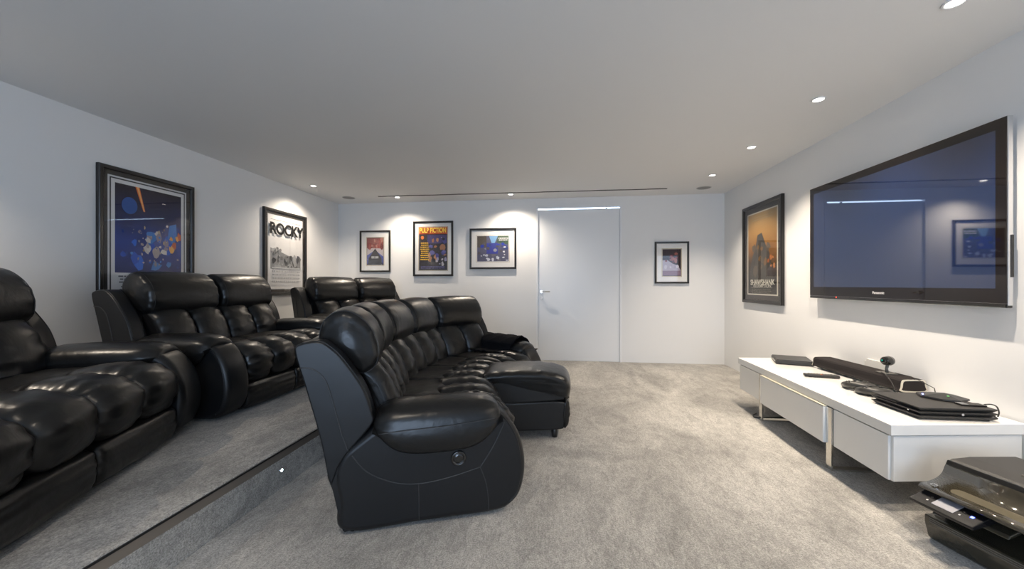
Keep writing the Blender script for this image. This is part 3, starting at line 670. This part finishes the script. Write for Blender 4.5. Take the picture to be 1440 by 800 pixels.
# soundbar
sb = thing('soundbar', 2.152, 3.005, ST, 3, 'long dark fabric soundbar standing on the console', 'soundbar')
prof = crom([(-.072, .014), (-.075, .04), (-.071, .076), (-.055, .086), (.04, .088), (.065, .084), (.072, .05), (.07, .014)], 30)
prism('grille', prof, 'y', -.375, .375, FABRIC, sb)
for y0, y1 in ((-.379, -.375), (.375, .379)):
    prism('end_trim', prof, 'y', y0, y1, CREAM, sb)
    prism('end_cap', [(p[0]*.86, .048+(p[1]-.048)*.80) for p in prof], 'y', y0-.001 if y0 < 0 else y0, y1 if y0 < 0 else y1+.001, FABRIC, sb)
box('plinth', (-.052, -.36, 0.004), (.05, .36, .014), CREAM, sb)
for yy in (-.3, .3): box('foot', (-.045, yy-.03, 0), (.045, yy+.03, .005), BLACKP, sb)
# clip-on camera on the soundbar
cm = thing('webcam', 2.16, 2.80, ST+.088, 0, 'small round webcam on a clip standing on the soundbar', 'camera')
box('clip_foot', (-.045, -.04, 0), (.03, .04, .006), GREYP, cm, .002)
tube('stem', [(-.005, 0, .005), (-.008, 0, .03), (0, 0, .06)], [.010, .008, .009], GREYP, cm, 12)
hd = lathe('body', [(.020, -.034), (.027, -.026), (.029, 0), (.029, .02), (.022, .03)], (0, 0, .083), BLACKG, cm, 'x', 28)
hd2 = lathe('band', [(.030, .004), (.031, .008), (.030, .012)], (0, 0, .083), GREYP, hd, 'x', 28)
lathe('lens', [(.019, -.035), (.017, -.041), (.009, -.043)], (0, 0, .083), BLACKG, hd, 'x', 24)
lathe('lens_glint', [(.006, -.0425), (.005, -.045)], (0, 0.003, .087), nm('green_lens', (.02, .35, .28), .05), hd, 'x', 16)
hd.rotation_euler = (0, 0, R(18))
tube('webcam_cable', [(2.12, 2.80, ST+.096), (2.095, 2.74, ST+.098), (2.065, 2.68, ST+.092), (2.050, 2.63, ST+.07), (2.045, 2.60, ST+.03), (2.05, 2.57, ST+.006)], .0028, BLACKP)
tag(bpy.data.objects['webcam_cable'], 'thin dark cable looping down from the webcam over the soundbar', 'cable')
tube('webcam_lead', [(2.18, 2.77, ST+.099), (2.185, 2.66, ST+.099), (2.17, 2.60, ST+.096), (2.12, 2.44, ST+.085), (2.09, 2.40, ST+.072)], .0022, BLACKP)
tag(bpy.data.objects['webcam_lead'], 'thin lead running from the webcam to the stacked game console', 'cable')
# remote
rm = thing('remote_control', 1.895, 3.02, ST, 78, 'slim dark remote control with coloured keys lying before the soundbar', 'remote')
box('body', (-.024, -.105, .003), (.024, .105, .022), BLACKM, rm, .006)
for k in range(10):
    for j in range(3): box('key', (-.016+j*.0125, -.088+k*.017, .021), (-.008+j*.0125, -.078+k*.017, .024), [GREYP, nm('key_red', (.4, .05, .04), .5), nm('key_yellow', (.5, .4, .05), .5), nm('key_blue', (.05, .1, .4), .5)][0 if k != 5 else 1+j], rm)
for yy in (-.07, .07): box('foot', (-.015, yy-.008, 0), (.015, yy+.008, .004), BLACKP, rm)
# game controllers
def gamepad(x, y, rz, label):
    t = thing('game_controller', x, y, ST, rz, label, 'controller', 'game controllers on the console')
    bm = bmesh.new()
    add_tube(bm, crom([(-.075, -.062, .014), (-.066, -.02, .024), (-.05, .012, .031), (0, .022, .033), (.05, .012, .031), (.066, -.02, .024), (.075, -.062, .014)], 28, False), [.010]+[.012+.012*math.sin(math.pi*k/27)**.4 for k in range(1, 27)]+[.010], 12)
    add_tube(bm, [(-.05, .0, .030), (-.02, -.004, .031), (.02, -.004, .031), (.05, 0, .030)], .024, 12); add_tube(bm, [(-.045, -.018, .027), (0, -.026, .028), (.045, -.018, .027)], .018, 12)
    for v in bm.verts: v.co.z = max(.0005, v.co.z)
    b = from_bm('body', bm, nm('controller_black', (.035, .034, .031), .35), t, smooth=True)
    for sx in (-.024, .024):
        s_ = lathe('thumbstick', [(.006, .045), (.006, .054), (.011, .056), (.011, .060), (.006, .061)], (sx, -.016, 0), BLACKP, t, 'z', 16)
    box('touch_bar', (-.024, .006, .048), (.024, .03, .0535), BLACKP, t, .002)
    for k in range(4): lathe('face_button', [(.0045, .05), (.0045, .055), (.003, .056)], (.052+.011*math.cos(k*math.pi/2), .010+.011*math.sin(k*math.pi/2), 0), BLACKG, t, 'z', 10)
gamepad(1.905, 2.675, 150, 'grey game controller lying next to the soundbar, farther from the layered game console'); gamepad(1.90, 2.545, 160, 'grey game controller lying next to the corner of the layered game console')
# layered console
pc = thing('game_console', 1.955, 2.275, ST, 1, 'layered black game console at the near corner of the white console', 'game console')
for k, (z0, z1, sh) in enumerate(((.004, .021, 0), (.024, .041, .006), (.044, .062, .012))):
    bm = bmesh.new(); a, b = .175, .142
    lo_ = [(-a+.012+sh, -b+.012), (a-.012, -b+.012), (a-.012, b-.012), (-a+.012+sh, b-.012)]; up_ = [(-a+sh*.2, -b), (a, -b), (a, b), (-a+sh*.2, b)]
    A = [bm.verts.new((p[0], p[1], z0)) for p in lo_]; B = [bm.verts.new((p[0], p[1], z0+(z1-z0)*.75)) for p in up_]; C = [bm.verts.new((p[0], p[1], z1)) for p in up_]
    bm.faces.new(A); bm.faces.new(C[::-1])
    for X, Y in ((A, B), (B, C)):
        for i in range(4): bm.faces.new((X[i], X[(i+1) % 4], Y[(i+1) % 4], Y[i]))
    from_bm('layer', bm, BLACKM, pc)
box('spacer', (-.155, -.125, .0), (.155, .125, .046), BLACKP, pc)
bm = bmesh.new()
for k in range(26): add_box(bm, (-.166, -.12+k*.0095, .0085), (-.1625, -.115+k*.0095, .018))
from_bm('vent_grille', bm, GREYP, pc)
box('disc_slot', (-.1762, -.02, .050), (-.1735, .11, .0525), BLACKG, pc); lathe('power_button', [(.004, 0), (.004, .002)], (-.1725, -.08, .033), SILVER, pc, 'x', 12)
lathe('rear_port', [(.006, 0), (.006, -.002)], (.02, -.1425, .033), SILVER, pc, 'y', 12)
# faceted router + slim case on top of the console
rt = thing('router', 2.05, 2.315, ST+.062, 8, 'faceted flat black router lying on top of the game console', 'router')
bm = bmesh.new(); out = [(-.095, .02), (-.055, .085), (.03, .085), (.10, .03), (.085, -.055), (.0, -.085), (-.06, -.055)]
A = [bm.verts.new((x, y, .004)) for x, y in out]; B = [bm.verts.new((x*.97, y*.97, .012)) for x, y in out]; cpk = bm.verts.new((0.01, 0, .030)); bm.faces.new(A)
for i in range(7):
    bm.faces.new((A[i], A[(i+1) % 7], B[(i+1) % 7], B[i])); bm.faces.new((B[i], B[(i+1) % 7], cpk))
from_bm('shell', bm, BLACKP, rt); box('foot', (-.05, -.04, 0), (.05, .04, .005), BLACKP, rt)
lathe('status_light', [(.004, .0), (.0035, .003)], (-.075, .03, .015), nm('blue_led', (.1, .1, .6), .3, emit=(.25, .3, 1), es=8), rt, 'z', 12)
lathe('logo_light', [(.005, .0), (.0045, .002)], (-.01, -.035, .0215), nm('green_led', (.1, .4, .1), .3, emit=(.2, .9, .2), es=.5), rt, 'z', 12)
hc_ = thing('hard_drive', 2.085, 2.205, ST+.062, -5, 'slim black portable hard drive beside the router on the game console', 'hard drive')
box('case', (-.065, -.03, 0), (.04, .014, .009), BLACKG, hc_, .002); box('label_plate', (-.03, -.025, .009), (.03, .008, .0094), BLACKM, hc_)
tube('power_cable', crom([(2.135, 2.20, ST+.068), (2.165, 2.20, ST+.070), (2.195, 2.205, ST+.058), (2.205, 2.205, ST+.03), (2.205, 2.21, ST+.006)], 24, False), .0032, BLACKP)
tag(bpy.data.objects['power_cable'], 'black cable arching from the hard drive down behind the game console', 'cable')
tube('console_lead', crom([(2.133, 2.19, ST+.022), (2.16, 2.19, ST+.020), (2.175, 2.185, ST+.006)], 12, False), .0045, BLACKP)
tag(bpy.data.objects['console_lead'], 'short black plug lead beside the game console base', 'cable')
# white wall plate behind the soundbar
wp = empty('wall_plate', (XR, 3.015, .485), 0, 'white rounded blank wall plate behind the soundbar', 'wall plate')
bm = bmesh.new(); add_box(bm, (-.012, -.10, -.055), (-.0005, .10, .07)); bmesh.ops.bevel(bm, geom=[e for e in bm.edges if abs(e.verts[0].co.x-e.verts[1].co.x) > .005], offset=.018, segments=5, affect='EDGES')
from_bm('plate', bm, WHITE_GLOSS, wp)

# ================================================================= PRINTER

pr = empty('printer', (1.653, 1.631, 0), R(13), 'glossy black all in one printer with tilted control panel on the carpet', 'printer'); pr.scale = (1, 1, 1.12)
Wp = .235
def pz(name, pts, mat, y0=-Wp, y1=Wp, bev=.004, par=None): return prism(name, pts, 'y', y0, y1, mat, par or pr, bev)
base = pz('base_tray', [(.0, .0), (.42, .0), (.42, .10), (-.03, .098), (-.03, .07), (-.012, .012)], OLIVE)
for z in (.064, .071, .078): box('rib_line', (-.0325, -Wp+.02, z+.012), (-.028, Wp-.02, z+.0142), GREYP, base)
pz('output_bed', [(-.02, .0985), (.0, .0985), (.20, .122), (.20, .10), (-.02, .09)], OLIVE, -Wp+.06, Wp-.01, .001)
pz('inner_wall', [(.18, .085), (.42, .085), (.42, .20), (.22, .20)], BLACKG, -Wp+.02, Wp-.02, .003)
pz('side_cheek', [(.0, .085), (.30, .085), (.30, .20), (.10, .19), (.02, .115)], BLACKG, Wp-.05, Wp, .004)
sp_ = crom([(-.060, .205), (-.050, .217), (-.01, .222), (.03, .233), (.058, .252), (.072, .278), (.088, .296)], 20, False)
bm = bmesh.new(); add_prism(bm, [(-.052, .199), (.03, .188), (.06, .178), (.43, .19), (.43, .285), (.10, .285)]+sp_[::-1], 'y', -Wp, Wp)
from_bm('scanner_body', bm, OLIVE, pr, smooth=True)
box('edge_trim', (-.02, -Wp-.001, .196), (.0, Wp-.02, .204), GREYP, pr)
cp = prism('control_panel', [(-.115, .168), (-.108, .156), (.02, .180), (.02, .204), (-.005, .204)], 'y', .02, Wp-.005, nm('panel_black', (.008, .008, .009), .22, spec=.3), pr, .003)
sl_ = math.atan2(.204-.168, .110)
def on_panel(name, u0, u1, y0, y1, h, mat):
    bm = bmesh.new(); ca, sa = math.cos(sl_), math.sin(sl_)
    add_box(bm, (u0, y0, -.001), (u1, y1, h), 0)
    for v in bm.verts: x, z = v.co.x, v.co.z; v.co.x = -.115+x*ca-z*sa; v.co.z = .168+x*sa+z*ca
    return from_bm(name, bm, mat, cp)
s_ = on_panel('display', .025, .085, .095, .165, .0012, nm('lcd_grey', (.26, .26, .29), .4)); s_['label'] = 'small grey display'
for u in (.03, .055, .08): on_panel('touch_key', u, u+.006, .18, .186, .0012, SILVER); on_panel('touch_key', u, u+.006, .075, .081, .0012, SILVER)
on_panel('wifi_light', .045, .054, .045, .054, .0018, nm('blue_power_led', (.05, .08, .8), .3, emit=(.1, .15, 1), es=6))
pz('grip', [(-.035, .150), (.02, .165), (.02, .178), (-.03, .163)], OLIVE, -.03, .06, .003)
bm = bmesh.new(); add_prism(bm, [(.022*math.cos(a)*(1), (.10 if math.sin(a) > 0 else -.10)+.028*math.sin(a)) for a in [2*math.pi*(k+.5)/24 for k in range(24)]], 'z', 0, .002)
hr = from_bm('grip_recess', bm, nm('smoked_recess', (.09, .078, .05), .25), pr); hr.location = (-.004, .03, .2222); hr.rotation_euler = (0, -R(12), 0)
lid = pz('lid', [(.088, .284), (.43, .284), (.43, .298), (.20, .306), (.105, .304), (.09, .298)], BLACKM, -Wp, Wp, .003)
pz('lid_edge', [(.076, .284), (.0895, .2842), (.0905, .300), (.084, .299)], BLACKG, -Wp, Wp, .001)
fd = box('feeder_slot', (.20, -Wp+.04, .300), (.40, .06, .3072), BLACKG, lid, .001)
tube('feeder_rim', [(.19, .07, .306), (.19, -Wp+.03, .306)], .005, GREYP, lid)
bm = bmesh.new(); add_lathe(bm, [(.012, 0), (.012, .0015)], (0, 0, 0), 'z', 24)
lg = from_bm('maker_badge', bm, SILVER, pr, smooth=True); lg.location = (-.022, Wp-.03, .2205); lg.rotation_euler = (0, -R(7), 0)
text_obj('badge_letters', 'hp', .016, flat((.1, .1, .1)), lg, Matrix.Translation((0, 0, .0017)) @ Matrix.Rotation(R(-90), 4, 'Z'), .0005, .0002)
